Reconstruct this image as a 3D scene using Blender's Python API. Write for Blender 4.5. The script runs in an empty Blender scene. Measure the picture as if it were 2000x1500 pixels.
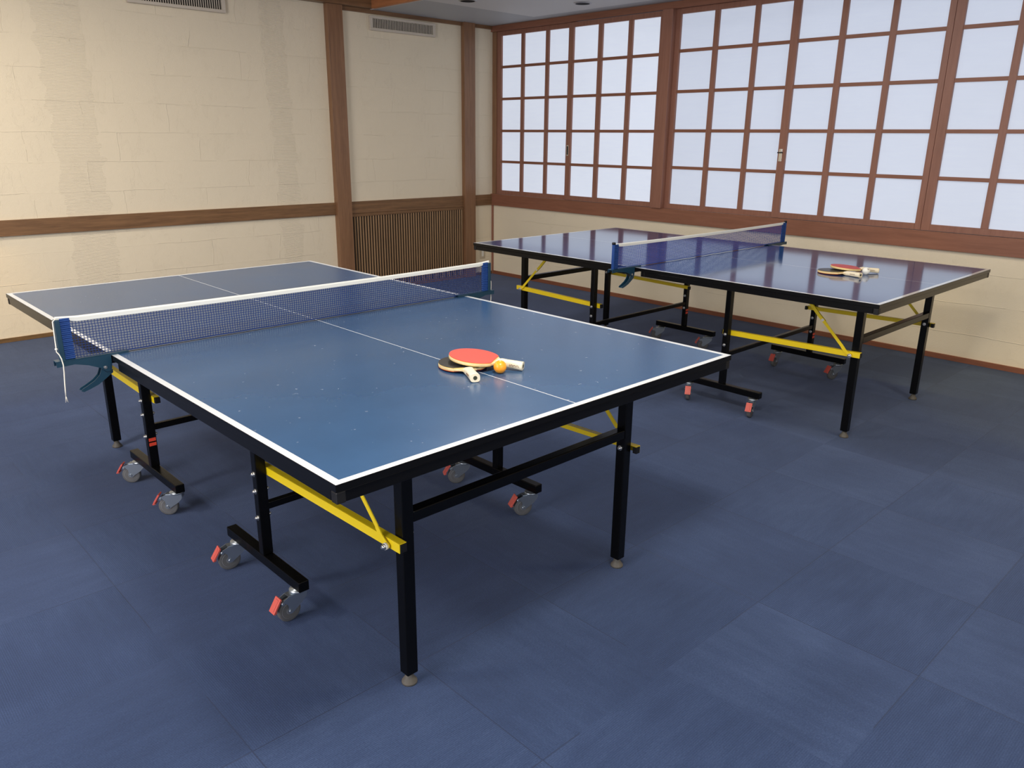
import bpy, bmesh, math, random
from math import sin, cos, pi, radians
from mathutils import Vector, Matrix

random.seed(7)
scene = bpy.context.scene
C = bpy.context.collection

# ------------------------------------------------------------------ camera
CAM = Vector((-5.8309, -6.4706, 1.4484))
YAW, PITCH, ROLL, FPX = 0.7603, -0.3054, 0.0108, 1527.7
def make_camera():
    f = Vector((sin(YAW) * cos(PITCH), cos(YAW) * cos(PITCH), sin(PITCH)))
    r = Vector((cos(YAW), -sin(YAW), 0.0)); u = r.cross(f)
    r2 = r * cos(ROLL) + u * sin(ROLL); u2 = -r * sin(ROLL) + u * cos(ROLL)
    cd = bpy.data.cameras.new('camera'); cd.sensor_fit = 'HORIZONTAL'; cd.sensor_width = 36.0
    cd.lens = FPX / 2000.0 * 36.0; cd.clip_start = 0.05; cd.clip_end = 60
    co = bpy.data.objects.new('camera', cd); C.objects.link(co)
    m = Matrix((r2, u2, -f)).transposed().to_4x4(); m.translation = CAM
    co.matrix_world = m
    scene.camera = co
make_camera()

# ------------------------------------------------------------------ view, world, lights
vs = scene.view_settings
vs.view_transform = 'Standard'; vs.look = 'None'; vs.gamma = 1.0; vs.exposure = 0.0; vs.use_curve_mapping = False
scene.display_settings.display_device = 'sRGB'
w = bpy.data.worlds.new('world'); scene.world = w; w.use_nodes = True
w.node_tree.nodes['Background'].inputs[0].default_value = (0.75, 0.82, 1.0, 1)
w.node_tree.nodes['Background'].inputs[1].default_value = 0.3

WARM = (1.0, 0.80, 0.50); NEUT = (1.0, 0.90, 0.76); COOL = (0.80, 0.88, 1.0)
def area_light(loc, size, power, col, rot=(0, 0, 0), shape='DISK', spread=180, sizey=None):
    l = bpy.data.lights.new('ceiling_or_added_light', 'AREA'); l.shape = shape; l.size = size
    if sizey: l.size_y = sizey
    l.energy = power; l.color = col; l.spread = radians(spread)
    o = bpy.data.objects.new('ceiling_or_added_light', l); o.location = loc; o.rotation_euler = rot; C.objects.link(o)
    return o
area_light((-4.75, -5.75, 2.70), 0.5, 66, NEUT)
area_light((-2.20, -6.30, 2.49), 0.5, 24, WARM)
area_light((-6.80, -3.60, 2.70), 0.5, 48, NEUT)
area_light((-5.10, -1.60, 2.70), 0.5, 42, NEUT)
area_light((-2.9, -3.3, 2.70), 0.4, 34, (1.0, 0.94, 0.88))  # added fill, no fixture, brightens the walls near the corner
# added broad daylight, sources unseen, from behind the camera and from the left
area_light((-5.4, -8.85, 1.7), 4.0, 55, COOL, (radians(90), 0, 0), 'RECTANGLE', 180, 1.6)
area_light((-8.45, -4.6, 1.35), 4.2, 165, (0.95, 0.93, 1.0), (0, radians(-90), 0), 'RECTANGLE', 180, 1.9)
# added warm spots, without fixtures, that yellow the lower walls
def spot(loc, power, ang, col=(1.0, 0.64, 0.05), blend=0.5):
    l = bpy.data.lights.new('added_wall_spot', 'SPOT'); l.energy = power; l.color = col
    l.spot_size = radians(ang); l.spot_blend = blend; l.shadow_soft_size = 0.06
    o = bpy.data.objects.new('added_wall_spot', l); o.location = loc; C.objects.link(o)
spot((-4.95, -0.62, 2.70), 85, 44, (1.0, 0.58, 0.05)); spot((-6.2, -0.75, 2.70), 85, 44, (1.0, 0.58, 0.05))
spot((-0.60, -5.70, 2.50), 85, 46, (1.0, 0.66, 0.12)); spot((-0.60, -4.40, 2.50), 50, 44, (1.0, 0.66, 0.12))

# ------------------------------------------------------------------ helpers
def new_mat(name, base=(0.5, 0.5, 0.5), rough=0.5, metal=0.0, spec=0.5):
    m = bpy.data.materials.new(name); m.use_nodes = True
    b = m.node_tree.nodes['Principled BSDF']
    b.inputs['Base Color'].default_value = (*base, 1); b.inputs['Roughness'].default_value = rough
    b.inputs['Metallic'].default_value = metal; b.inputs['Specular IOR Level'].default_value = spec
    return m
class NT:
    def __init__(s, m): s.t = m.node_tree; s.n = s.t.nodes; s.b = s.n['Principled BSDF']
    def add(s, typ, **kw):
        nd = s.n.new(typ)
        for k, v in kw.items(): setattr(nd, k, v)
        return nd
    def link(s, a, b): s.t.links.new(a, b)
    def math(s, op, a, b=None, c=None):
        nd = s.n.new('ShaderNodeMath'); nd.operation = op
        for i, v in enumerate((a, b, c)):
            if v is None: continue
            if isinstance(v, (int, float)): nd.inputs[i].default_value = v
            else: s.link(v, nd.inputs[i])
        return nd.outputs[0]
    def coord(s, kind='Object', scale=(1, 1, 1), rot=(0, 0, 0)):
        tc = s.n.new('ShaderNodeTexCoord'); mp = s.n.new('ShaderNodeMapping')
        mp.inputs['Scale'].default_value = scale; mp.inputs['Rotation'].default_value = rot
        s.link(tc.outputs[kind], mp.inputs[0]); return mp.outputs[0]
    def noise(s, vec, scale, detail=4, rough=0.5, out=0):
        nd = s.n.new('ShaderNodeTexNoise'); nd.inputs['Scale'].default_value = scale
        nd.inputs['Detail'].default_value = detail; nd.inputs['Roughness'].default_value = rough
        if vec is not None: s.link(vec, nd.inputs['Vector'])
        return nd.outputs[out]
    def ramp(s, fac, stops):
        nd = s.n.new('ShaderNodeValToRGB'); cr = nd.color_ramp
        while len(cr.elements) < len(stops): cr.elements.new(0.5)
        for e, (p, c) in zip(cr.elements, stops): e.position = p; e.color = (*c, 1) if len(c) == 3 else c
        s.link(fac, nd.inputs[0]); return nd.outputs[0]
    def mix(s, fac, a, b, blend='MIX'):
        nd = s.n.new('ShaderNodeMix'); nd.data_type = 'RGBA'; nd.blend_type = blend
        for sock, v in ((nd.inputs[0], fac), (nd.inputs[6], a), (nd.inputs[7], b)):
            if isinstance(v, (int, float)): sock.default_value = v
            elif isinstance(v, tuple): sock.default_value = (*v, 1)
            else: s.link(v, sock)
        return nd.outputs[2]
    def bump(s, h, strength=0.3, dist=0.01):
        nd = s.n.new('ShaderNodeBump'); nd.inputs['Strength'].default_value = strength; nd.inputs['Distance'].default_value = dist
        s.link(h, nd.inputs['Height']); s.link(nd.outputs[0], s.b.inputs['Normal'])

class MB:
    """collects shapes into one bmesh"""
    def __init__(s): s.bm = bmesh.new(); s.mi = 0
    def _f(s, vs):
        try:
            f = s.bm.faces.new(vs); f.material_index = s.mi; return f
        except ValueError: return None
    def box(s, x0, x1, y0, y1, z0, z1, M=None):
        x0, x1 = min(x0, x1), max(x0, x1); y0, y1 = min(y0, y1), max(y0, y1); z0, z1 = min(z0, z1), max(z0, z1)
        P = [Vector(p) for p in ((x0,y0,z0),(x1,y0,z0),(x1,y1,z0),(x0,y1,z0),(x0,y0,z1),(x1,y0,z1),(x1,y1,z1),(x0,y1,z1))]
        if M is not None: P = [M @ p for p in P]
        v = [s.bm.verts.new(p) for p in P]
        for q in ((3,2,1,0),(4,5,6,7),(0,1,5,4),(1,2,6,5),(2,3,7,6),(3,0,4,7)): s._f([v[i] for i in q])
        return s
    def prism(s, pts, a, b, axis='Y', M=None, smooth=False):
        """polygon pts extruded from a to b along axis; pts are the two other coordinates in xyz order"""
        def mk(p, t):
            if axis == 'X': q = Vector((t, p[0], p[1]))
            elif axis == 'Y': q = Vector((p[0], t, p[1]))
            else: q = Vector((p[0], p[1], t))
            return M @ q if M is not None else q
        A = [s.bm.verts.new(mk(p, a)) for p in pts]; B = [s.bm.verts.new(mk(p, b)) for p in pts]
        s._f(A); s._f(B[::-1]); n = len(pts)
        for i in range(n):
            f = s._f([A[i], B[i], B[(i+1) % n], A[(i+1) % n]])
            if f and smooth: f.smooth = True
        return s
    def lathe(s, prof, n=24, M=None, cap=True):
        """profile (r, z) turned about z, then moved by M"""
        rings = []
        for r, z in prof:
            ring = []
            for k in range(n):
                p = Vector((r * cos(2*pi*k/n), r * sin(2*pi*k/n), z))
                ring.append(s.bm.verts.new(M @ p if M is not None else p))
            rings.append(ring)
        for a, b in zip(rings, rings[1:]):
            for k in range(n):
                f = s._f([a[k], a[(k+1) % n], b[(k+1) % n], b[k]])
                if f: f.smooth = True
        if cap: s._f(rings[0][::-1]); s._f(rings[-1])
        return s
    def tube(s, pts, r, n=8):
        pts = [Vector(p) for p in pts]; rings = []; up = None
        for i, p in enumerate(pts):
            d = (pts[min(i+1, len(pts)-1)] - pts[max(i-1, 0)]).normalized()
            if up is None: up = Vector((0, 0, 1)) if abs(d.z) < 0.9 else Vector((1, 0, 0))
            a = d.cross(up).normalized(); b = a.cross(d).normalized(); up = b
            rr = r[i] if isinstance(r, (list, tuple)) else r
            rings.append([s.bm.verts.new(p + a * rr * cos(2*pi*k/n) + b * rr * sin(2*pi*k/n)) for k in range(n)])
        for a, b in zip(rings, rings[1:]):
            for k in range(n):
                f = s._f([a[k], a[(k+1) % n], b[(k+1) % n], b[k]])
                if f: f.smooth = True
        s._f(rings[0][::-1]); s._f(rings[-1]); return s
    def build(s, name, mats, parent=None, bevel=0.0, seg=2, loc=None):
        me = bpy.data.meshes.new(name)
        bmesh.ops.recalc_face_normals(s.bm, faces=s.bm.faces[:])
        s.bm.to_mesh(me); s.bm.free()
        if not isinstance(mats, (list, tuple)): mats = [mats]
        for m in mats: me.materials.append(m)
        o = bpy.data.objects.new(name, me); C.objects.link(o)
        if parent is not None: o.parent = parent
        if loc is not None: o.location = loc
        if bevel:
            b = o.modifiers.new('bevel', 'BEVEL'); b.width = bevel; b.segments = seg; b.limit_method = 'ANGLE'; b.angle_limit = radians(40)
            b.harden_normals = False
        return o
def empty(name, loc=(0, 0, 0), rz=0.0):
    o = bpy.data.objects.new(name, None); o.empty_display_size = 0.1; o.location = loc; o.rotation_euler = (0, 0, rz); C.objects.link(o); return o
def tag(o, label=None, cat=None, group=None, kind=None):
    if label: o['label'] = label
    if cat: o['category'] = cat
    if group: o['group'] = group
    if kind: o['kind'] = kind
    return o
def children(o): return [c for c in C.objects if c.parent == o]
def copy_tree(o, parent=None):
    c = o.copy(); C.objects.link(c); c.parent = parent
    for ch in children(o): copy_tree(ch, c)
    return c
def rotm(axis, a): return Matrix.Rotation(a, 4, axis)
def trm(x, y, z): return Matrix.Translation((x, y, z))

# ------------------------------------------------------------------ materials
def wood(name, dark, light, rough=0.45, grain=(1, 1, 14), scale=9, coat=0.0):
    m = new_mat(name, light, rough); t = NT(m)
    v = t.coord('Object', (grain[0] * 6, grain[1] * 6, grain[2] * 6) if False else grain)
    n1 = t.noise(v, scale, 6, 0.6); n2 = t.noise(v, scale * 5, 3, 0.6)
    f = t.math('ADD', t.math('MULTIPLY', n1, 0.7), t.math('MULTIPLY', n2, 0.3))
    t.link(t.ramp(f, [(0.33, dark), (0.62, light)]), t.b.inputs['Base Color'])
    t.bump(f, 0.08, 0.002)
    return m
# grain mapping: large scale ACROSS the grain, small ALONG it
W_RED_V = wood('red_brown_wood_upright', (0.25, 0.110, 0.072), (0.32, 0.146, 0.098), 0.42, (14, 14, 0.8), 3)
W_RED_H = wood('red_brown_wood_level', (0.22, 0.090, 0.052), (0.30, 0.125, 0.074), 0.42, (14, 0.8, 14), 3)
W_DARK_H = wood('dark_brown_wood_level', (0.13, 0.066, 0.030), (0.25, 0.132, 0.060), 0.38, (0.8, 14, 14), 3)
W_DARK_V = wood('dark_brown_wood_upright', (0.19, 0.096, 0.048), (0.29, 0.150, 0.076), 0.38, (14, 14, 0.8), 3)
W_SLAT = wood('slat_wood', (0.20, 0.115, 0.052), (0.36, 0.215, 0.105), 0.5, (30, 30, 0.8), 3)
W_FASC = wood('fascia_wood', (0.34, 0.13, 0.05), (0.50, 0.20, 0.08), 0.45, (14, 0.8, 14), 3)
GAP_SHADE = new_mat('painted_recess_shade', (0.012, 0.009, 0.008), 0.8)  # shade inside gaps and recesses, put into a near-black colour

def plaster(name, col, comb=True):
    m = new_mat(name, col, 0.85, spec=0.25); t = NT(m)
    v = t.coord('Object')
    sep = t.add('ShaderNodeSeparateXYZ'); t.link(v, sep.inputs[0])
    x, z = sep.outputs[0], sep.outputs[2]
    fine = t.noise(v, 160, 4, 0.6); mid = t.noise(v, 22, 5, 0.6)
    # overlapping trowel patches
    wob = t.noise(v, 3.0, 3, 0.5, 1)
    add = t.add('ShaderNodeVectorMath', operation='MULTIPLY_ADD'); t.link(wob, add.inputs[0]); add.inputs[1].default_value = (0.10, 0.10, 0.03); t.link(v, add.inputs[2])
    mp = t.add('ShaderNodeMapping'); mp.inputs['Rotation'].default_value = (radians(90), 0, 0) ; t.link(add.outputs[0], mp.inputs[0])
    br = t.add('ShaderNodeTexBrick'); br.offset = 0.37; br.inputs['Scale'].default_value = 1.0
    br.inputs['Mortar Size'].default_value = 0.004; br.inputs['Mortar Smooth'].default_value = 0.6
    br.inputs['Brick Width'].default_value = 0.62; br.inputs['Row Height'].default_value = 0.21
    br.inputs['Color1'].default_value = (0.45, 0.45, 0.45, 1); br.inputs['Color2'].default_value = (0.55, 0.55, 0.55, 1); br.inputs['Mortar'].default_value = (0.9, 0.9, 0.9, 1)
    t.link(mp.outputs[0], br.inputs['Vector'])
    seam = t.math('MULTIPLY', br.outputs['Fac'], t.math('GREATER_THAN', t.noise(v, 2.3, 2, 0.5), 0.5))
    h = t.math('ADD', t.math('MULTIPLY', fine, 0.35), t.math('MULTIPLY', mid, 0.45))
    h = t.math('ADD', h, t.math('MULTIPLY', seam, 0.32))
    h = t.math('ADD', h, t.math('MULTIPLY', br.outputs['Color'], 0.25))
    rd = t.noise(t.coord('Object', (3.2, 1, 0.9)), 1.6, 5, 0.62)
    ridge = t.math('LESS_THAN', t.math('ABSOLUTE', t.math('SUBTRACT', rd, 0.5)), 0.006)
    ridge = t.math('MULTIPLY', ridge, t.math('GREATER_THAN', t.noise(v, 4.0, 2, 0.5), 0.5))
    h = t.math('ADD', h, t.math('MULTIPLY', ridge, 0.9))
    if comb:
        wz = t.math('SINE', t.math('MULTIPLY', z, 620))
        tot = None
        for cx, hw, sl in ((-4.02, 0.15, -0.02), (-2.38, 0.10, -0.03)):
            c = t.math('ADD', x, t.math('MULTIPLY', z, -sl)); c = t.math('ADD', c, t.math('MULTIPLY', t.noise(v, 9, 3, 0.6), 0.18))
            d = t.math('ABSOLUTE', t.math('SUBTRACT', c, cx + 0.09)); k = t.math('LESS_THAN', d, hw)
            tot = k if tot is None else t.math('ADD', tot, k)
        cm = t.math('MULTIPLY', tot, t.math('MULTIPLY', t.math('ADD', wz, t.math('MULTIPLY', t.noise(v, 60, 3, 0.7), 2.0)), 0.22))
        h = t.math('ADD', h, cm)
    t.bump(h, 0.75, 0.005)
    c = t.mix(t.math('MULTIPLY', t.noise(v, 1.7, 3, 0.5), 0.5), col, tuple(a * 0.93 for a in col))
    t.link(c, t.b.inputs['Base Color'])
    return m
PLASTER = plaster('beige_trowelled_plaster', (0.83, 0.73, 0.55))
PLASTER_R = plaster('cream_plaster', (0.86, 0.77, 0.59), comb=False)
PLAIN = new_mat('plain_beige_paint', (0.70, 0.62, 0.48), 0.8)
CEIL = new_mat('ceiling_paint', (0.62, 0.61, 0.60), 0.6)
CEIL2 = new_mat('ceiling_margin_paint', (0.42, 0.43, 0.44), 0.6)
BASEB = wood('baseboard_wood', (0.20, 0.075, 0.04), (0.28, 0.10, 0.05), 0.5, (2, 2, 14), 3)
BASED = wood('baseboard_dark_wood', (0.10, 0.055, 0.02), (0.20, 0.11, 0.04), 0.5, (2, 2, 14), 3)

def carpet():
    m = new_mat('navy_carpet_tiles', (0.05, 0.09, 0.2), 0.95, spec=0.15); t = NT(m)
    P = 0.505
    v = t.coord('Object'); sep = t.add('ShaderNodeSeparateXYZ'); t.link(v, sep.inputs[0])
    u = t.math('DIVIDE', t.math('ADD', sep.outputs[0], 3.19 + 20 * P), P); vv = t.math('DIVIDE', t.math('ADD', sep.outputs[1], 4.40 + 20 * P), P)
    iu, iv = t.math('FLOOR', u), t.math('FLOOR', vv); fu, fv = t.math('FRACT', u), t.math('FRACT', vv)
    cmb = t.add('ShaderNodeCombineXYZ'); t.link(iu, cmb.inputs[0]); t.link(iv, cmb.inputs[1])
    wn = t.add('ShaderNodeTexWhiteNoise'); wn.noise_dimensions = '2D'; t.link(cmb.outputs[0], wn.inputs['Vector'])
    par = t.math('MODULO', t.math('ADD', iu, iv), 2.0)
    # rib direction alternates
    ribx = t.math('SINE', t.math('MULTIPLY', sep.outputs[0], 2 * pi / 0.0055)); riby = t.math('SINE', t.math('MULTIPLY', sep.outputs[1], 2 * pi / 0.0055))
    rib = t.math('ADD', t.math('MULTIPLY', ribx, par), t.math('MULTIPLY', riby, t.math('SUBTRACT', 1.0, par)))
    eu = t.math('MINIMUM', fu, t.math('SUBTRACT', 1.0, fu)); ev = t.math('MINIMUM', fv, t.math('SUBTRACT', 1.0, fv))
    seam = t.math('LESS_THAN', t.math('MINIMUM', eu, ev), 0.0035)
    seam = t.math('MULTIPLY', seam, t.math('GREATER_THAN', t.noise(v, 1.3, 2), 0.44))
    fib = t.math('ADD', t.math('MULTIPLY', t.noise(v, 420, 3, 0.7), 0.5), t.math('MULTIPLY', t.noise(v, 190, 2, 0.6), 0.5)); wear = t.noise(v, 2.2, 6, 0.62)
    sx = t.noise(t.coord('Object', (1.5, 9, 1)), 3, 5, 0.65); sy = t.noise(t.coord('Object', (9, 1.5, 1)), 3, 5, 0.65)
    streak = t.math('ADD', t.math('MULTIPLY', sx, t.math('SUBTRACT', 1.0, par)), t.math('MULTIPLY', sy, par))
    val = t.math('ADD', t.math('MULTIPLY', wn.outputs[0], 0.11), t.math('MULTIPLY', par, 0.04))
    val = t.math('ADD', val, t.math('MULTIPLY', wear, 0.60)); val = t.math('ADD', val, t.math('MULTIPLY', streak, 0.35))
    val = t.math('ADD', val, t.math('MULTIPLY', t.math('SUBTRACT', fib, 0.5), 1.1)); val = t.math('ADD', val, t.math('MULTIPLY', rib, 0.035))
    col = t.ramp(val, [(0.16, (0.012, 0.022, 0.058)), (0.56, (0.024, 0.043, 0.105)), (1.0, (0.055, 0.088, 0.185))])
    col = t.mix(t.math('MULTIPLY', seam, 0.65), col, (0.015, 0.022, 0.05))
    t.link(col, t.b.inputs['Base Color'])
    h = t.math('ADD', t.math('MULTIPLY', fib, 1.0), t.math('MULTIPLY', rib, 0.25)); h = t.math('SUBTRACT', h, t.math('MULTIPLY', seam, 2.0))
    t.bump(h, 0.5, 0.002)
    t.b.inputs['Sheen Weight'].default_value = 0.25; t.b.inputs['Sheen Tint'].default_value = (0.6, 0.7, 1.0, 1)
    return m
CARPET = carpet()

def pane_mat(name, col, strength):
    m = new_mat(name, (0.40, 0.45, 0.54), 0.55, spec=0.3); t = NT(m)
    v = t.coord('Object', (1, 1, 8)); n = t.noise(v, 6, 4, 0.6); big = t.noise(t.coord('Object'), 0.9, 2, 0.5)
    f = t.math('ADD', t.math('MULTIPLY', n, 0.12), t.math('ADD', t.math('MULTIPLY', big, 0.16), 0.86))
    t.b.inputs['Emission Color'].default_value = (*col, 1)
    t.link(t.math('MULTIPLY', f, strength), t.b.inputs['Emission Strength'])
    return m
PANE_A = pane_mat('daylit_frosted_pane_bright', (0.81, 0.87, 1.0), 0.60)
PANE_B = pane_mat('daylit_frosted_pane', (0.77, 0.84, 1.0), 0.48)

BSTEEL = new_mat('black_painted_steel', (0.002, 0.002, 0.002), 0.27, spec=0.2)
APRON = new_mat('black_apron_steel', (0.003, 0.003, 0.0033), 0.28, spec=0.22)
YEL = new_mat('yellow_painted_steel', (0.84, 0.62, 0.010), 0.36)
CHROME = new_mat('bright_zinc', (0.72, 0.72, 0.70), 0.28, 1.0)
FORK = new_mat('galvanised_fork', (0.42, 0.47, 0.52), 0.34, 0.9)
TYRE = new_mat('grey_rubber_tyre', (0.11, 0.11, 0.11), 0.55)
HUB = new_mat('grey_plastic_hub', (0.20, 0.20, 0.21), 0.45)
REDP = new_mat('red_plastic', (0.60, 0.10, 0.075), 0.45)
REDS = new_mat('red_sticker', (0.85, 0.07, 0.03), 0.5)
CAPB = new_mat('black_plastic', (0.008, 0.008, 0.009), 0.5, spec=0.3)
WASH = new_mat('white_nylon_washer', (0.75, 0.72, 0.65), 0.5)
FOOTM = new_mat('worn_grey_rubber_foot', (0.10, 0.09, 0.075), 0.6)
TEAL = new_mat('teal_painted_steel', (0.008, 0.042, 0.078), 0.38)
BLUEP = new_mat('blue_fabric_sleeve', (0.006, 0.050, 0.23), 0.75)
TAPE = new_mat('white_net_tape', (0.80, 0.82, 0.78), 0.75)
THREAD = new_mat('blue_net_thread', (0.005, 0.027, 0.140), 0.7)
THREADB = new_mat('bright_blue_net_thread', (0.010, 0.050, 0.30), 0.7)
CORD = new_mat('white_cotton_cord', (0.80, 0.77, 0.68), 0.85)

def top_mat(name, base, rough, spec, scuff, ior=1.5):
    m = new_mat(name, base, rough, spec=spec); t = NT(m)
    v = t.coord('Object'); sep = t.add('ShaderNodeSeparateXYZ'); t.link(v, sep.inputs[0])
    ax = t.math('ABSOLUTE', sep.outputs[0]); ay = t.math('ABSOLUTE', sep.outputs[1])
    line = t.math('MAXIMUM', t.math('GREATER_THAN', ax, 1.37 - 0.020), t.math('GREATER_THAN', ay, 0.7625 - 0.020))
    mid = t.math('LESS_THAN', ay, 0.0017)
    line = t.math('MAXIMUM', line, mid)
    sm = t.noise(v, 5, 5, 0.6); sp = t.noise(v, 55, 2, 0.5); st = t.noise(t.coord('Object', (3, 30, 1), (0, 0, 0.5)), 4, 4, 0.7)
    b2 = tuple(min(1, c * (1 + scuff)) for c in base)
    col = t.mix(t.math('MULTIPLY', sm, 1.0), base, b2)
    spk = t.math('GREATER_THAN', sp, 0.74)
    col = t.mix(t.math('MULTIPLY', spk, 0.35 * min(1, scuff * 2)), col, (0.5, 0.55, 0.6))
    scr = t.math('GREATER_THAN', st, 0.70); col = t.mix(t.math('MULTIPLY', scr, 0.03 * min(1, scuff * 2)), col, (0.4, 0.5, 0.6))
    col = t.mix(line, col, (0.62, 0.66, 0.70))
    t.link(col, t.b.inputs['Base Color'])
    t.link(t.math('ADD', rough - 0.02, t.math('MULTIPLY', sm, 0.05)), t.b.inputs['Roughness'])
    t.b.inputs['IOR'].default_value = ior
    return m
TOP1 = top_mat('matt_blue_table_top', (0.021, 0.064, 0.148), 0.25, 0.5, 0.40, 1.72)
TOP2 = top_mat('glossy_blue_table_top', (0.018, 0.058, 0.175), 0.09, 0.5, 0.12, 2.7)

# ------------------------------------------------------------------ room shell
def struct(name, mb, mats, bevel=0.0):
    return tag(mb.build(name, mats, bevel=bevel), kind='structure')
H = 2.525; HH = 2.80
struct('floor', MB().box(-8.6, 0.12, -9.0, 0.12, -0.08, 0.0), CARPET)
struct('wall_back', MB().box(-8.6, 0.12, 0.0, 0.12, 0.0, HH), PLASTER)
struct('wall_left', MB().box(-8.72, -8.6, -9.0, 0.12, 0.0, HH), PLAIN)
struct('wall_front', MB().box(-8.6, 0.12, -9.12, -9.0, 0.0, HH), PLAIN)
SY0, SY1, SZ0, SZ1 = -5.56, -0.06, 0.86, 2.47
mb = MB()
mb.box(0.0, 0.12, -9.0, 0.0, 0.0, SZ0); mb.box(0.0, 0.12, -9.0, 0.0, SZ1, HH)
mb.box(0.0, 0.12, -9.0, SY0, SZ0, SZ1); mb.box(0.0, 0.12, SY1, 0.0, SZ0, SZ1)
struct('wall_right', mb, PLASTER_R)
# ceiling: low soffit over the window side with a paler middle panel, higher part to the left
mb = MB()
mb.mi = 0; mb.box(-1.5, 0.12, -9.0, 0.12, HH + 0.02, HH + 0.12); mb.box(-8.72, -1.5, -9.12, 0.12, HH, HH + 0.12)
cx0, cx1, cy0, cy1 = -1.48, -0.19, -8.4, -0.78
mb.mi = 0; mb.box(cx0, cx1, cy0, cy1, H, H + 0.03)
mb.mi = 1; mb.box(-1.48, 0.0, cy1, 0.0, H, H + 0.03); mb.box(cx1, 0.0, -9.0, cy1, H, H + 0.03); mb.box(-1.48, cx1, -9.0, cy0, H, H + 0.03)
struct('ceiling', mb, [CEIL, CEIL2])

# timber of the back wall
struct('trim_1', MB().box(-1.957, -1.806, -0.058, 0.0, 0.0, 2.525), W_DARK_V, 0.002)
struct('trim_2', MB().box(-0.427, -0.283, -0.050, 0.0, 0.0, 2.525), W_DARK_V, 0.002)
def band(name, x0, x1): struct(name, MB().box(x0, x1, -0.022, 0.0, 0.750, 0.860), W_DARK_H, 0.002)
band('trim_3', -8.6, -1.957); band('trim_4', -1.806, -0.427); band('trim_5', -0.283, -0.004)
struct('trim_6', MB().box(-8.6, -1.50, -0.095, 0.0, 2.525, HH), W_DARK_H, 0.002)
struct('trim_7', MB().box(-1.806, 0.0, -0.022, 0.0, 2.492, 2.525), W_DARK_H, 0.001)
mb = MB(); mb.box(-1.53, -1.495, -9.0, -0.095, H - 0.004, HH)
struct('trim_8', mb, W_FASC, 0.002)
struct('trim_9', MB().box(-1.495, -1.48, -9.0, 0.0, H - 0.002, H + 0.03), new_mat('white_edge_bead', (0.8, 0.8, 0.8), 0.5))
struct('baseboard_back', MB().box(-8.6, -1.957, -0.012, 0.0, 0.0, 0.030).box(-0.283, -0.012, -0.012, 0.0, 0.0, 0.030), BASED, 0.001)
struct('baseboard_right', MB().box(-0.012, 0.0, -9.0, -0.02, 0.0, 0.036), BASEB, 0.001)
struct('trim_10', MB().box(-0.014, 0.0, -0.022, 0.0, 0.0, 0.75), W_RED_V, 0.001)

# timber of the window wall
struct('trim_11', MB().box(-0.030, 0.0, -9.0, 0.0, 0.747, 0.866), W_RED_H, 0.002)   # sill beam
struct('trim_12', MB().box(-0.030, 0.06, -9.0, 0.0, 2.470, H), W_RED_H, 0.002)      # head beam
struct('trim_13', MB().box(-0.008, 0.06, -0.062, -0.002, 0.866, 2.470), W_DARK_V, 0.002)
struct('trim_14', MB().box(-0.053, 0.06, -2.261, -2.158, 0.866, 2.470), W_RED_V, 0.002)
struct('trim_15', MB().box(-0.053, 0.06, -5.62, -5.56, 0.866, 2.470), W_RED_V, 0.002)

def yp(y, x):   # point seen at y on the wall plane, moved to depth x along the sight line
    return CAM.y + (y - CAM.y) * (x - CAM.x) / (0 - CAM.x)
def zp(z, x): return CAM.z + (z - CAM.z) * (x - CAM.x) / (0 - CAM.x)
ROWS = [2.133, 1.826, 1.512, 1.202]
def sash(n, xf, y_out_l, y_in_l, mull, y_in_r, y_out_r, pane, handle=None, rows=ROWS, z0=0.866, z1=2.470, zi0=0.908, zi1=2.428):
    """xf = front plane; y values are seen positions of the frame edges, left to right"""
    Y = lambda y: yp(y, xf); Z = lambda z: zp(z, xf)
    e = tag(empty('window_%d' % n, (0, 0, 0)), kind='structure')
    xb = xf + 0.028
    fr = MB(); za, zb = max(0.866, Z(z0)), min(2.470, Z(z1))
    yl, yr = Y(y_out_l), Y(y_out_r)
    fr.box(xf, xb, Y(y_in_l), yl, za, zb); fr.box(xf, xb, yr, Y(y_in_r), za, zb)
    fr.box(xf, xb, Y(y_in_r), Y(y_in_l), za, Z(zi0)); fr.box(xf, xb, Y(y_in_r), Y(y_in_l), Z(zi1), zb)
    fr.build('sash_frame', W_RED_V, e, bevel=0.0015)
    g = MB(); xm = xf + 0.002
    for a, b in mull: g.box(xm, xm + 0.020, Y(b), Y(a), Z(zi0), Z(zi1))
    g.build('upright_bars', W_RED_V, e, bevel=0.001)
    g = MB()
    for z in rows: g.box(xm + 0.0006, xm + 0.0194, Y(y_in_r), Y(y_in_l), Z(z) - 0.0125, Z(z) + 0.0125)
    g.build('cross_bars', W_RED_H, e, bevel=0.001)
    MB().box(xm + 0.0196, xm + 0.0226, Y(y_in_r) - 0.004, Y(y_in_l) + 0.004, Z(zi0) - 0.004, Z(zi1) + 0.004).build('pane', pane, e)
    return e
W1 = sash(1, 0.004, -0.066, -0.129, [(-0.417, -0.458), (-0.756, -0.798)], -1.075, -1.135, PANE_A)
W2 = sash(2, -0.0285, -1.058, -1.118, [(-1.418, -1.468), (-1.762, -1.810)], -2.103, -2.150, PANE_A)
W3 = sash(3, 0.004, -2.261, -2.308, [(-2.628, -2.672), (-2.984, -3.026)], -3.32, -3.38, PANE_B, rows=[2.147, 1.830, 1.516, 1.214])
W4 = sash(4, -0.0285, -3.296, -3.358, [(-3.670, -3.714), (-4.022, -4.064)], -4.384, -4.4245, PANE_B, rows=[2.150, 1.832, 1.516, 1.214])
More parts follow.
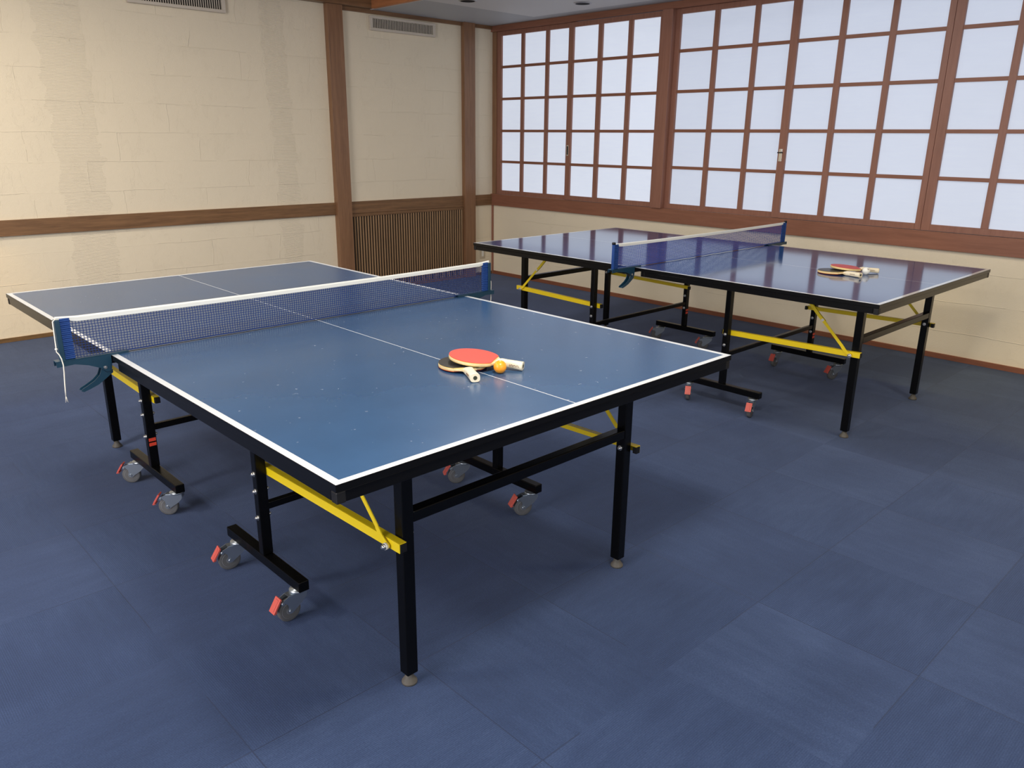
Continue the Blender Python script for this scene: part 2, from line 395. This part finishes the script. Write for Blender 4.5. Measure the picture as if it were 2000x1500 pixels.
W5 = sash(5, -0.0285, -4.4265, -4.484, [(-4.797, -4.841), (-5.155, -5.198)], -5.50, -5.55, PANE_B, rows=[2.150, 1.832, 1.516, 1.214])
# finger pull and catch on the sliding sashes
hx = -0.0285
yy = yp(-1.084, hx); mb = MB(); mb.box(hx - 0.002, hx + 0.001, yy - 0.013, yy + 0.013, 1.285, 1.382)
hp = mb.build('finger_pull', CHROME, W2, bevel=0.0008)
MB().box(hx - 0.0026, hx - 0.0018, yy - 0.008, yy + 0.008, 1.294, 1.373).build('pull_recess_shade', GAP_SHADE, hp)  # thin slab, the shade of the recess is its colour
yy = yp(-3.320, hx); mb = MB(); mb.box(hx - 0.003, hx + 0.001, yy - 0.013, yy + 0.013, 1.293, 1.385)
mb.lathe([(0.011, 0), (0.011, 0.006)], 16, trm(hx - 0.003, yy, 1.372) @ rotm('Y', radians(-90)))
hp = mb.build('latch_plate', CHROME, W4, bevel=0.001)
MB().box(hx - 0.014, hx - 0.003, yy - 0.020, yy + 0.022, 1.354, 1.362).build('latch_lever', CAPB, hp, bevel=0.001)

# ------------------------------------------------------------------ slatted panel between the posts
t = empty('slatted_panel', (-1.116, 0, 0))
tag(t, 'dark wooden vertical-slat grille filling the lower wall between the two posts', 'slatted panel')
x0, x1 = -1.800 + 1.116, -0.430 + 1.116
MB().box(x0, x1, -0.006, -0.001, 0.0, 0.748).build('backing_board', GAP_SHADE, t)
MB().box(x0, x1, -0.024, -0.006, 0.722, 0.748).build('top_rail', W_DARK_H, t, bevel=0.001)
MB().box(x0, x1, -0.024, -0.006, 0.0, 0.03).build('bottom_rail', W_DARK_H, t, bevel=0.001)
mb = MB(); n = 46; pitch = (x1 - x0) / n
for i in range(n):
    c = x0 + (i + 0.5) * pitch
    prof = [(c + 0.0085 * cos(a), -0.010 + -0.010 * sin(a)) for a in [pi * k / 6 for k in range(7)]]
    mb.prism([(p[0], p[1]) for p in prof], 0.03, 0.722, 'Z')
mb.build('slats', W_SLAT, t)

# ------------------------------------------------------------------ wall vents
VF = new_mat('cream_vent_paint', (0.62, 0.55, 0.45), 0.5)
def vent(x0, x1, z0, z1, nfin, label):
    w_, h_ = x1 - x0, z1 - z0
    e = empty('wall_vent', ((x0 + x1) / 2, 0, (z0 + z1) / 2)); tag(e, label, 'air vent', 'slotted air vents high on the beige wall')
    a, b = w_ / 2, h_ / 2; fw = 0.022
    mb = MB(); mb.box(-a, a, -0.030, -0.001, -b, -b + fw); mb.box(-a, a, -0.030, -0.001, b - fw, b)
    mb.box(-a, -a + fw + 0.008, -0.030, -0.001, -b + fw, b - fw); mb.box(a - fw - 0.008, a, -0.030, -0.001, -b + fw, b - fw)
    mb.build('frame', VF, e, bevel=0.002)
    MB().box(-a + fw, a - fw, -0.004, -0.0015, -b + fw, b - fw).build('duct_shade_panel', GAP_SHADE, e)  # black sheet, the darkness of the duct is painted on
    mb = MB(); L0, L1 = -a + fw + 0.008, a - fw - 0.008
    for i in range(1, nfin):
        c = L0 + (L1 - L0) * i / nfin; mb.box(c - 0.0028, c + 0.0028, -0.022, -0.015, -b + fw, b - fw)
    mb.build('fins', VF, e)
    return e
vent(-3.585, -2.845, 2.355, 2.478, 38, 'cream slotted air vent left of the thick wooden post, cut by the frame')
vent(-1.505, -0.765, 2.356, 2.478, 38, 'cream slotted air vent between the two wooden posts above the slatted grille')

# outlet and recessed downlights
e = empty('wall_outlet', (-0.150, 0, 0.235)); tag(e, 'small pale wall outlet low on the narrow wall strip by the corner', 'outlet')
MB().box(-0.036, 0.036, -0.007, -0.0005, -0.058, 0.058).build('cover_plate', new_mat('beige_plastic', (0.55, 0.47, 0.34), 0.5), e, bevel=0.002)
MB().box(-0.014, 0.014, -0.010, -0.0072, -0.034, 0.034).build('socket_insert', new_mat('white_plastic', (0.8, 0.78, 0.72), 0.4), e, bevel=0.001)
def downlight(x, y, label):
    e = empty('recessed_downlight', (x, y, H)); tag(e, label, 'downlight', 'recessed downlights in the low ceiling')
    MB().lathe([(0.062, -0.006), (0.075, -0.004), (0.077, -0.0005)], 32, None, False).build('rim', new_mat('grey_metal_rim', (0.35, 0.34, 0.35), 0.35, 0.6), e)
    MB().lathe([(0.062, -0.0055), (0.05, -0.002), (0.032, -0.0012), (0.002, -0.0008)], 32, None, True).build('painted_dark_reflector', new_mat('painted_dark_reflector', (0.006, 0.006, 0.008), 0.7, 0.0, 0.1), e)  # shade of the unlit recess is put into the black colour
downlight(-1.21, -1.03, 'unlit recessed ceiling downlight nearer the beige wall')
downlight(-0.47, -1.64, 'unlit recessed ceiling downlight nearer the window wall')

# ------------------------------------------------------------------ caster (built once, then copied)
def make_caster():
    mb = MB()
    mb.lathe([(0.009, 0.0), (0.009, -0.004), (0.025, -0.005), (0.028, -0.009), (0.026, -0.013), (0.020, -0.016)], 20)
    prof = [(-0.022, -0.014), (0.040, -0.016), (0.066, -0.028), (0.065, -0.038), (0.052, -0.035), (0.044, -0.042), (0.042, -0.054), (0.046, -0.064), (0.042, -0.075), (0.030, -0.076), (0.014, -0.064), (-0.006, -0.050), (-0.019, -0.036), (-0.023, -0.026)]
    for s in (-1, 1): mb.prism(prof, s * 0.0125, s * 0.0150, 'Y')
    mb.box(-0.022, 0.040, -0.0125, 0.0125, -0.0165, -0.0135)
    mb.lathe([(0.006, -0.019), (0.006, 0.019)], 12, trm(0.036, 0, -0.0675) @ rotm('X', pi / 2))
    mb.lathe([(0.0045, -0.019), (0.0045, 0.019)], 10, trm(0.060, 0, -0.032) @ rotm('X', pi / 2))
    f = mb.build('caster', FORK, None)
    mb = MB(); R = 0.0375
    mb.lathe([(R - 0.010, -0.0095), (R - 0.003, -0.0105), (R, -0.007), (R, 0.007), (R - 0.003, 0.0105), (R - 0.010, 0.0095)], 28, trm(0.036, 0, -0.0675) @ rotm('X', pi / 2))
    mb.mi = 1; mb.lathe([(0.008, -0.0100), (R - 0.016, -0.0085), (R - 0.010, -0.0098), (R - 0.010, 0.0098), (R - 0.016, 0.0085), (0.008, 0.0100)], 28, trm(0.036, 0, -0.0675) @ rotm('X', pi / 2))
    wh = mb.build('wheel', [TYRE, HUB], f)
    M = trm(0.078, 0, -0.036) @ rotm('Y', radians(58))
    mb = MB(); mb.box(-0.025, 0.025, -0.016, 0.016, -0.003, 0.003, M); mb.box(-0.019, 0.019, -0.008, 0.008, 0.003, 0.0045, M)
    mb.box(0.016, 0.022, -0.0145, 0.0145, -0.007, -0.002, M)
    pd = mb.build('brake_pedal', REDP, f, bevel=0.001); pd['label'] = 'red plastic brake pedal'
    return f
CASTER = [None]
def add_caster(parent, x, y, deg):
    if CASTER[0] is None: CASTER[0] = make_caster(); o = CASTER[0]
    else: o = copy_tree(CASTER[0])
    o.parent = parent; o.location = (x, y, 0.105); o.rotation_euler = (0, 0, radians(deg)); return o

def bolt(parent, p, axis, name='bolt', mat=None, r=0.0065, h=0.007):
    """hex bolt head standing out from p along signed axis"""
    d = {'+X': rotm('Y', pi/2), '-X': rotm('Y', -pi/2), '+Y': rotm('X', -pi/2), '-Y': rotm('X', pi/2)}[axis]
    M = trm(*p) @ d
    mb = MB(); mb.lathe([(r * 1.35, 0.0), (r * 1.35, 0.0015)], 16, M); mb.lathe([(r, 0.0015), (r, h), (r * 0.7, h + 0.001)], 6, M)
    mb.lathe([(r * 0.5, h), (r * 0.5, h + 0.003)], 10, M)
    return mb.build(name, mat or CHROME, parent)

def bar2d(pts, width, y0, y1, mb):
    """flat strip following pts (x, z), extruded y0..y1"""
    P = [Vector(p) for p in pts]; L, Rr = [], []
    for i, p in enumerate(P):
        d = (P[min(i+1, len(P)-1)] - P[max(i-1, 0)]).normalized(); n_ = Vector((-d.y, d.x)) * width / 2
        L.append(p + n_); Rr.append(p - n_)
    for i in range(len(P) - 1): mb.prism([tuple(L[i]), tuple(L[i+1]), tuple(Rr[i+1]), tuple(Rr[i])], y0, y1, 'Y')

# ------------------------------------------------------------------ the tables
def make_table(loc, th, topm, label, stick, caster_deg):
    T = empty('table_tennis_table', loc, th); tag(T, label, 'table', None)
    for sx in (1, -1):
        # playing surface, one half
        mb = MB(); mb.mi = 1; mb.box(sx * 0.003, sx * 1.37, -0.7625, 0.7625, 0.742, 0.76)
        for f in mb.bm.faces:
            if all(v.co.z > 0.759 for v in f.verts): f.material_index = 0
        mb.build('playing_surface', [topm, APRON], T, bevel=0.0008, seg=1)
        # apron frame
        mb = MB(); a, b, Y, k = 0.055, 1.3665, 0.7590, 0.025
        for y in (1, -1): mb.box(sx * (a + k), sx * (b - k), y * Y, y * (Y - k), 0.714, 0.7415)
        mb.box(sx * (b - k), sx * b, -Y, Y, 0.714, 0.7415); mb.box(sx * a, sx * (a + k), -Y, Y, 0.714, 0.7415)
        for x in (0.47, 1.155): mb.box(sx * x, sx * (x + 0.03), -Y + k, Y - k, 0.716, 0.7405)
        ap = mb.build('apron_frame', APRON, T, bevel=0.0018)
        for y in (1, -1):
            mb = MB(); mb.box(sx * (b - 0.022), sx * (b + 0.0012), y * (Y - 0.022), y * (Y + 0.0012), 0.7128, 0.7405)
            mb.build('corner_cap', CAPB, ap, bevel=0.003)
        # end legs
        for y in (1, -1):
            cx, cy, hw = sx * 1.175, y * 0.4556, 0.018
            lg = MB().box(cx - hw, cx + hw, cy - hw, cy + hw, 0.034, 0.716).build('leg', BSTEEL, T, bevel=0.003)
            mb = MB(); mb.lathe([(0.022, 0.0), (0.022, 0.006), (0.012, 0.020), (0.012, 0.026), (0.007, 0.028), (0.007, 0.036)], 20, trm(cx, cy, 0))
            mb.build('foot', FOOTM, lg)
            bolt(lg, (cx, cy - y * hw, 0.455), '-Y' if y > 0 else '+Y')
        mb = MB(); mb.box(sx * 1.158, sx * 1.192, -0.4376, 0.4376, 0.492, 0.524).build('leg_stretcher', BSTEEL, T, bevel=0.003)
        # wheel frames
        for y in (1, -1):
            px, py = sx * 0.485, y * 0.5175
            mb = MB(); mb.box(px - 0.015, px + 0.015, py - 0.0175, py + 0.0175, 0.140, 0.716)
            mb.box(sx * 0.225, sx * 0.725, py - 0.0175, py + 0.0175, 0.105, 0.140)
            mb.box(px - 0.012, px + 0.012, py - 0.0105, py + 0.0105, 0.1395, 0.145)
            wf = mb.build('wheel_frame', BSTEEL, T, bevel=0.0028)
            for z in (0.425, 0.365, 0.272): bolt(wf, (px, y * 0.535, z), '+Y' if y > 0 else '-Y'); 
            for z in (0.365, 0.275): bolt(wf, (px, y * 0.500, z), '-Y' if y > 0 else '+Y')
            if (sx, y) in stick:
                for z in (0.232, 0.252):
                    mb = MB(); mb.box(px + 0.015, px + 0.0156, py - 0.014, py + 0.014, z, z + 0.014); mb.build('red_sticker', REDS, wf)
            for q, xx in enumerate((0.270, 0.682)): add_caster(T, sx * xx, py, caster_deg[(sx, y, q)])
            # yellow angle-iron brace from wheel frame to leg
            yo, yi = y * 0.499, y * 0.4765
            z_a, z_b = 0.428, 0.445; xa, xb = 0.448, 1.212
            mb = MB()
            def zc(x): return z_a + (z_b - z_a) * (x - xa) / (xb - xa)
            mb.prism([(sx * xa, zc(xa) - 0.013), (sx * xb, zc(xb) - 0.013), (sx * xb, zc(xb) + 0.014), (sx * xa, zc(xa) + 0.014)], yo, yo - y * 0.0025, 'Y')
            mb.prism([(sx * xa, zc(xa) + 0.0115), (sx * xb, zc(xb) + 0.0115), (sx * xb, zc(xb) + 0.014), (sx * xa, zc(xa) + 0.014)], yo - y * 0.0025, yi, 'Y')
            br = mb.build('brace', YEL, T, bevel=0.0006, seg=1); br['label'] = 'yellow angle-iron brace'
            MB().box(sx * (xa - 0.010), sx * (xa + 0.004), yo - y * 0.003, yi, zc(xa) - 0.012, zc(xa) + 0.011).build('end_cap', CAPB, br, bevel=0.001)
            MB().box(sx * (xb - 0.014), sx * (xb + 0.002), yo - y * 0.003, yi, zc(xb) - 0.012, zc(xb) + 0.011).build('end_cap', CAPB, br, bevel=0.001)
            # folding yellow strut up to the apron
            so = y * 0.5045
            mb = MB(); bar2d([(sx * 1.166, 0.440), (sx * 1.140, 0.458), (sx * 1.122, 0.478)], 0.016, so - y * 0.001, so + y * 0.0018, mb)
            bar2d([(sx * 1.122, 0.478), (sx * 1.010, 0.590)], 0.015, so - y * 0.002, so + y * 0.0008, mb)
            mb.lathe([(0.0085, -0.0025), (0.0085, 0.0025)], 14, trm(sx * 1.166, so, 0.440) @ rotm('X', pi / 2))
            st = mb.build('strut', YEL, T); st['label'] = 'thin yellow folding strut'
            mb = MB(); bar2d([(sx * 1.018, 0.583), (sx * 0.985, 0.613), (sx * 0.885, 0.716)], 0.016, so + y * 0.0025, so - y * 0.0060, mb)
            mb.build('strut_channel', YEL, st)
            bolt(st, (sx * 1.008, so + y * 0.003, 0.592), '+Y' if y > 0 else '-Y', 'rivet', WASH, 0.0055, 0.002)
            mb = MB(); mb.lathe([(0.0095, 0.0), (0.0095, 0.007)], 16, trm(sx * 1.166, so + y * 0.002, 0.440) @ rotm('X', -y * pi / 2)); mb.build('washer', WASH, st)
            bolt(st, (sx * 1.166, so + y * 0.009, 0.440), '+Y' if y > 0 else '-Y')
        MB().box(sx * 0.474, sx * 0.496, -0.500, 0.500, 0.295, 0.320).build('wheel_frame_stretcher', BSTEEL, T, bevel=0.003)
    return T

T1_LOC, T1_TH = (-4.3251, -3.7777, 0), -1.5632
T2_LOC, T2_TH = (-1.5556, -3.7494, 0), -1.5678
cd1 = {(1,-1,0): -100, (1,-1,1): -90, (-1,-1,1): -128, (-1,-1,0): -128, (1,1,0): -120, (1,1,1): -114, (-1,1,0): -130, (-1,1,1): -120}
cd2 = {(1,-1,0): -60, (1,-1,1): -74, (-1,-1,0): -80, (-1,-1,1): -90, (1,1,0): -88, (1,1,1): -112, (-1,1,0): -140, (-1,1,1): -142}
TAB1 = make_table(T1_LOC, T1_TH, TOP1, 'near blue table tennis table with an orange ball on it, in the left foreground', {(-1, -1)}, cd1)
TAB2 = make_table(T2_LOC, T2_TH, TOP2, 'far glossy dark blue table tennis table beside the window wall', {(1, 1), (-1, 1)}, cd2)

# ------------------------------------------------------------------ nets
def make_net(loc, th, hw, label, postm, cords, thread, ztop=0.900, roundpost=False):
    N = empty('table_tennis_net', (loc[0], loc[1], 0.76), th); tag(N, label, 'net')
    zt, zb = ztop - 0.76 - 0.006, 0.006; inner = hw - 0.035
    mb = MB(); nx, nz = int(2 * inner / 0.0092), 15; tk = 0.00085
    def ztopf(y): return zt - 0.0045 * (1 - (abs(y) / inner) ** 2) 
    zs = lambda y, k: zb + (ztopf(y) - zb) * k / nz
    for i in range(nx + 1):
        y = -inner + 2 * inner * i / nx
        wob = lambda k: 0.0016 * sin(i * 0.35 + k * 1.1)
        for k in range(nz):
            a, b = (wob(k), y + 0.0006 * sin(k * 2.3 + i), zs(y, k)), (wob(k + 1), y + 0.0006 * sin((k + 1) * 2.3 + i), zs(y, k + 1))
            va = [mb.bm.verts.new((a[0] + dx, a[1] + dy, a[2])) for dx, dy in ((-tk, -tk), (tk, -tk), (tk, tk), (-tk, tk))]
            vb = [mb.bm.verts.new((b[0] + dx, b[1] + dy, b[2])) for dx, dy in ((-tk, -tk), (tk, -tk), (tk, tk), (-tk, tk))]
            for q in range(4): mb.bm.faces.new((va[q], va[(q+1) % 4], vb[(q+1) % 4], vb[q]))
    for k in range(nz + 1):
        prev = None; t_ = tk * (2.2 if k == 0 else 1)
        for i in range(0, nx + 1, 3):
            y = -inner + 2 * inner * min(i, nx) / nx; x = 0.0016 * sin(i * 0.35 + k * 1.1); z = zs(y, k)
            cur = [mb.bm.verts.new((x + dx, y, z + dz)) for dx, dz in ((-t_, -t_), (t_, -t_), (t_, t_), (-t_, t_))]
            if prev:
                for q in range(4): mb.bm.faces.new((prev[q], prev[(q+1) % 4], cur[(q+1) % 4], cur[q]))
            prev = cur
    mb.build('mesh_netting', thread, N)
    # white tape along the top edge
    mb = MB(); n = 30; prof = [(-0.0035, -0.012), (0.0035, -0.012), (0.0040, 0.0), (0.0022, 0.0045), (-0.0022, 0.0045), (-0.0040, 0.0)]
    prev = None; end = hw + 0.002
    for i in range(n + 1):
        y = -end + 2 * end * i / n; z = ztopf(min(abs(y), inner)) + 0.002 + (0.006 if abs(y) > inner + 0.012 else 0)
        if abs(y) > inner - 0.002 and roundpost: z = zt + 0.004
        sc = 1 if abs(y) <= inner + 0.01 else 0.6
        cur = [mb.bm.verts.new((px, y, z + pz * sc)) for px, pz in prof]
        if prev:
            for q in range(6): mb._f([prev[q], prev[(q+1) % 6], cur[(q+1) % 6], cur[q]])
        else: mb._f(cur[::-1])
        prev = cur
    mb._f(prev); mb.build('top_tape', TAPE, N)
    for s in (-1, 1):
        # gathered sleeve
        mb = MB(); y0, y1 = s * (hw - 0.008), s * (hw - 0.037); m_ = 44; prev = None
        for k in range(m_ + 1):
            z = zb + (zt + 0.004 - zb) * k / m_; r = 0.0055 + (0.0018 if k % 2 else -0.0008) + 0.0008 * sin(k * 1.7)
            yo_ = y1 + s * 0.0015 * sin(k * 2.1)
            cur = [mb.bm.verts.new(p) for p in ((-r, y0, z), (r, y0, z), (r * 0.8, yo_, z), (-r * 0.8, yo_, z))]
            if prev:
                for q in range(4): mb._f([prev[q], prev[(q+1) % 4], cur[(q+1) % 4], cur[q]])
            else: mb._f(cur[::-1])
            prev = cur
        mb._f(prev); mb.build('sleeve', BLUEP, N)
        # post
        mb = MB()
        if roundpost: mb.lathe([(0.009, -0.002), (0.009, zt + 0.012)], 16, trm(0, s * hw, 0))
        else:
            mb.box(-0.011, 0.011, s * (hw - 0.007), s * (hw + 0.007), -0.002, zt + 0.002)
        P = mb.build('post', postm, N, bevel=0.0015)
        if roundpost: MB().lathe([(0.0102, zt + 0.004), (0.0102, zt + 0.014), (0.008, zt + 0.016)], 16, trm(0, s * hw, 0)).build('post_cap', CAPB, P)
        # clamp arm
        e_ = hw + 0.022
        mb = MB()
        mb.box(-0.016, 0.016, s * 0.708, s * e_, 0.004, 0.007)
        side = [(s * 0.708, 0.005), (s * e_, 0.005), (s * e_, -0.012), (s * (hw - 0.03), -0.010), (s * 0.835, -0.020), (s * 0.800, -0.036), (s * 0.782, -0.052), (s * 0.768, -0.050), (s * 0.7645, -0.030), (s * 0.7645, -0.0005 + 0.001), (s * 0.708, 0.0005)]
        for x in (-1, 1): mb.prism(side, x * 0.0160, x * 0.0135, 'X')
        cl = mb.build('clamp', TEAL, N)
        for x in (-1, 1): bolt(cl, (x * 0.0162, s * 0.786, -0.036), '+X' if x > 0 else '-X', 'rivet', CHROME, 0.004, 0.001)
        lev = [(s * 0.764, -0.048), (s * 0.776, -0.046), (s * 0.797, -0.036), (s * 0.800, -0.046), (s * 0.806, -0.060), (s * 0.822, -0.075), (s * 0.845, -0.088), (s * (0.862), -0.096), (s * 0.866, -0.102), (s * 0.858, -0.106), (s * 0.838, -0.100), (s * 0.812, -0.090), (s * 0.792, -0.077), (s * 0.776, -0.066), (s * 0.764, -0.058)]
        mb = MB(); mb.prism(lev, -0.0125, -0.0100, 'X'); mb.prism(lev, 0.0100, 0.0125, 'X')
        for k in range(9, 14):
            a, b = lev[k], lev[k + 1]
            mb.prism([a, b, (b[0], b[1] + 0.002), (a[0], a[1] + 0.002)], -0.010, 0.010, 'X')
        mb.build('clamp_lever', TEAL, cl)
    for s, pts in cords:
        mb = MB(); mb.tube([(p[0], p[1], p[2] - 0.76) for p in pts], 0.0017, 8)
        if s < 0:
            k = pts[3]; mb.lathe([(0.0005, -0.004), (0.0038, -0.002), (0.0042, 0.0015), (0.0008, 0.004)], 10, trm(k[0], k[1], k[2] - 0.76))
            q = pts[-1]
            for j in range(5): mb.tube([(q[0], q[1], q[2] - 0.758), (q[0] + 0.003 * cos(j * 1.3), q[1] + 0.004 * sin(j * 1.3), q[2] - 0.778 - 0.004 * (j % 2))], 0.0007, 5)
        mb.build('cord', CORD, N)
    return N
cordL = [(0.004, -0.903, 0.899), (0.010, -0.914, 0.893), (0.010, -0.915, 0.86), (0.010, -0.9165, 0.806), (0.012, -0.9175, 0.798), (0.014, -0.912, 0.789), (0.017, -0.908, 0.775), (0.020, -0.9065, 0.755), (0.020, -0.908, 0.73), (0.020, -0.911, 0.70), (0.020, -0.913, 0.672), (0.020, -0.914, 0.655)]
cordR = [(0.0, 0.905, 0.816), (0.0, 0.913, 0.814), (0.0, 0.919, 0.806), (0.0, 0.920, 0.79), (0.0, 0.918, 0.76), (0.0, 0.919, 0.73), (0.0, 0.917, 0.70), (0.0, 0.917, 0.67)]
make_net(T1_LOC, T1_TH, 0.902, 'blue net with white top tape and hanging cords clamped across the near table', TEAL, [(-1, cordL), (1, cordR)], THREAD)
make_net(T2_LOC, T2_TH, 0.940, 'blue net with round blue end posts clamped across the far table by the windows', BLUEP, [], THREADB, 0.902, True)

# ------------------------------------------------------------------ bats and balls
BLADE = wood('pale_bat_wood', (0.66, 0.50, 0.26), (0.80, 0.64, 0.36), 0.5, (3, 20, 20), 4)
HANDLE = wood('cream_handle_wood', (0.74, 0.66, 0.48), (0.82, 0.75, 0.58), 0.45, (2, 30, 30), 4)
RUB_R = new_mat('red_rubber', (0.66, 0.045, 0.022), 0.5)
RUB_D = new_mat('dull_red_rubber', (0.52, 0.045, 0.040), 0.5)
RUB_K = new_mat('black_rubber', (0.020, 0.020, 0.018), 0.38)
SPONGE = new_mat('yellow_sponge', (0.78, 0.56, 0.16), 0.7)
LOGO = new_mat('brown_handle_print', (0.20, 0.10, 0.05), 0.6)
def outline(grow=0.0, cut=True, n=48):
    """blade outline, handle towards +x, origin at the blade centre"""
    pts = []
    for k in range(n):
        a = radians(28) + (2 * pi - radians(56)) * k / (n - 1)
        ex = 0.081 + grow; ey = 0.0760 + grow
        pts.append((ex * cos(a), ey * sin(a)))
    return pts
def make_bat(name, loc, ang, tilt_y, tilt_x, top, bottom, label, hk=1.0):
    B = empty(name, loc); B.rotation_euler = (0, 0, 0)
    B.rotation_mode = 'QUATERNION'
    B.rotation_quaternion = (rotm('Z', ang) @ rotm('Y', tilt_y) @ rotm('X', tilt_x)).to_quaternion()
    tag(B, label, 'bat')
    o_ = outline()
    neck = [(0.080, -0.020), (0.094, -0.0125), (0.100, -0.0120), (0.100, 0.0120), (0.094, 0.0125), (0.080, 0.020)]
    MB().prism(o_ + neck, -0.0032, 0.0032, 'Z').build('blade', BLADE, B, bevel=0.0006, seg=1)
    cutx = 0.068
    ro = [p for p in outline(-0.0006) if p[0] <= cutx]
    for sgn, rm in ((1, top), (-1, bottom)):
        a = 0.0034 * sgn
        MB().prism(ro, a, a + 0.0016 * sgn, 'Z').build('sponge', SPONGE, B)
        r_ = MB().prism(ro, a + 0.0016 * sgn, a + 0.0032 * sgn, 'Z').build('rubber', rm[0], B, bevel=0.0004, seg=1); r_['label'] = rm[1]
    # handle: flat wedge rising to an oval grip
    mb = MB(); sec = [(0.071, 0.016, 0.0040), (0.078, 0.0165, 0.0090), (0.088, 0.0145, 0.0120), (0.110, 0.0132, 0.0118), (0.140, 0.0140, 0.0122), (0.166, 0.0150, 0.0128), (0.172, 0.0150, 0.0128)]
    sec = [(x if x < 0.09 else 0.088 + (x - 0.088) * hk, a_, b_) for x, a_, b_ in sec]
    prev = None; nn = 20
    for x, ry, rz in sec:
        cur = []
        for k in range(nn):
            a = 2 * pi * k / nn; ca, sa = cos(a), sin(a); e = 0.65
            cur.append(mb.bm.verts.new((x, ry * math.copysign(abs(ca) ** e, ca), rz * math.copysign(abs(sa) ** e, sa))))
        if prev:
            for q in range(nn):
                f = mb._f([prev[q], prev[(q+1) % nn], cur[(q+1) % nn], cur[q]]); f.smooth = True
        else: mb._f(cur[::-1])
        prev = cur
    mb._f(prev); hd = mb.build('handle', HANDLE, B)
    MB().lathe([(0.0062, 0.0), (0.0062, 0.0008)], 20, trm(0.0878 + 0.084 * hk, 0, 0) @ rotm('Y', pi / 2)).build('end_hole_shade', new_mat('painted_hole_shade', (0.03, 0.035, 0.02), 0.7), hd)  # flat disc, the shade in the hole is its dark colour
    mb = MB()
    for k in range(7):
        x = 0.118 + k * 0.0046
        mb.box(x, x + 0.0010, -0.0150, -0.0143, -0.0022, 0.0030); mb.box(x, x + 0.0030, -0.0150, -0.0143, 0.0022 if k % 2 else -0.0022, 0.0032 if k % 2 else -0.0012)
    mb.build('handle_print', LOGO, hd)
    return B
def tloc(loc, th, X, Y, z):
    return (loc[0] + cos(th) * X - sin(th) * Y, loc[1] + sin(th) * X + cos(th) * Y, z)
def make_ball(loc, mat, label, marks=False):
    mb = MB(); prof = [(0.0199 * sin(pi * k / 20) + 1e-5, -0.02 * cos(pi * k / 20)) for k in range(21)]
    mb.lathe(prof, 32); o = mb.build('table_tennis_ball', mat, None, loc=loc); tag(o, label, 'ball')
    if marks:
        mb = MB()
        for k in range(4):
            M = rotm('Z', radians(-136 + k * 9)) @ rotm('Y', radians(-38 + (k % 2) * 8)); mb.box(0.0198, 0.0203, -0.0012, 0.0012, -0.0018, 0.0018, M)
        mb.build('printed_mark', LOGO, o)
    return o
RT, RK, RD = (RUB_R, 'bright red rubber face'), (RUB_K, 'black rubber face'), (RUB_D, 'dull red rubber face')
A = lambda d: T1_TH + radians(d)
make_bat('table_tennis_bat', tloc(T1_LOC, T1_TH, 0.877, 0.000, 0.7702), A(-28), radians(-1.35), 0, RK, RT, 'black-faced bat lying under the red one on the near table')
make_bat('table_tennis_bat', tloc(T1_LOC, T1_TH, 0.899, 0.030, 0.7888), A(31), radians(5.2), 0, RT, RK, 'bright red bat resting on the black one beside the orange ball', 0.84)
make_ball(tloc(T1_LOC, T1_TH, 1.006, 0.040, 0.7802), new_mat('orange_celluloid', (0.95, 0.36, 0.02), 0.32), 'orange ball beside the red bat handle on the near table')
B_ = lambda d: T2_TH + radians(d)
make_bat('table_tennis_bat', tloc(T2_LOC, T2_TH, 0.836, -0.078, 0.7702), B_(-13), radians(-1.35), 0, RK, RD, 'black-faced bat with cream handle, lower of the two on the far table')
make_bat('table_tennis_bat', tloc(T2_LOC, T2_TH, 0.872, -0.002, 0.7868), B_(40), radians(4.1), 0, RD, RK, 'dull red bat resting on the black bat on the far table')
make_ball(tloc(T2_LOC, T2_TH, 0.977, 0.012, 0.7802), new_mat('white_celluloid', (0.82, 0.84, 0.80), 0.35), 'white printed ball beside the bat handles on the far table', True)
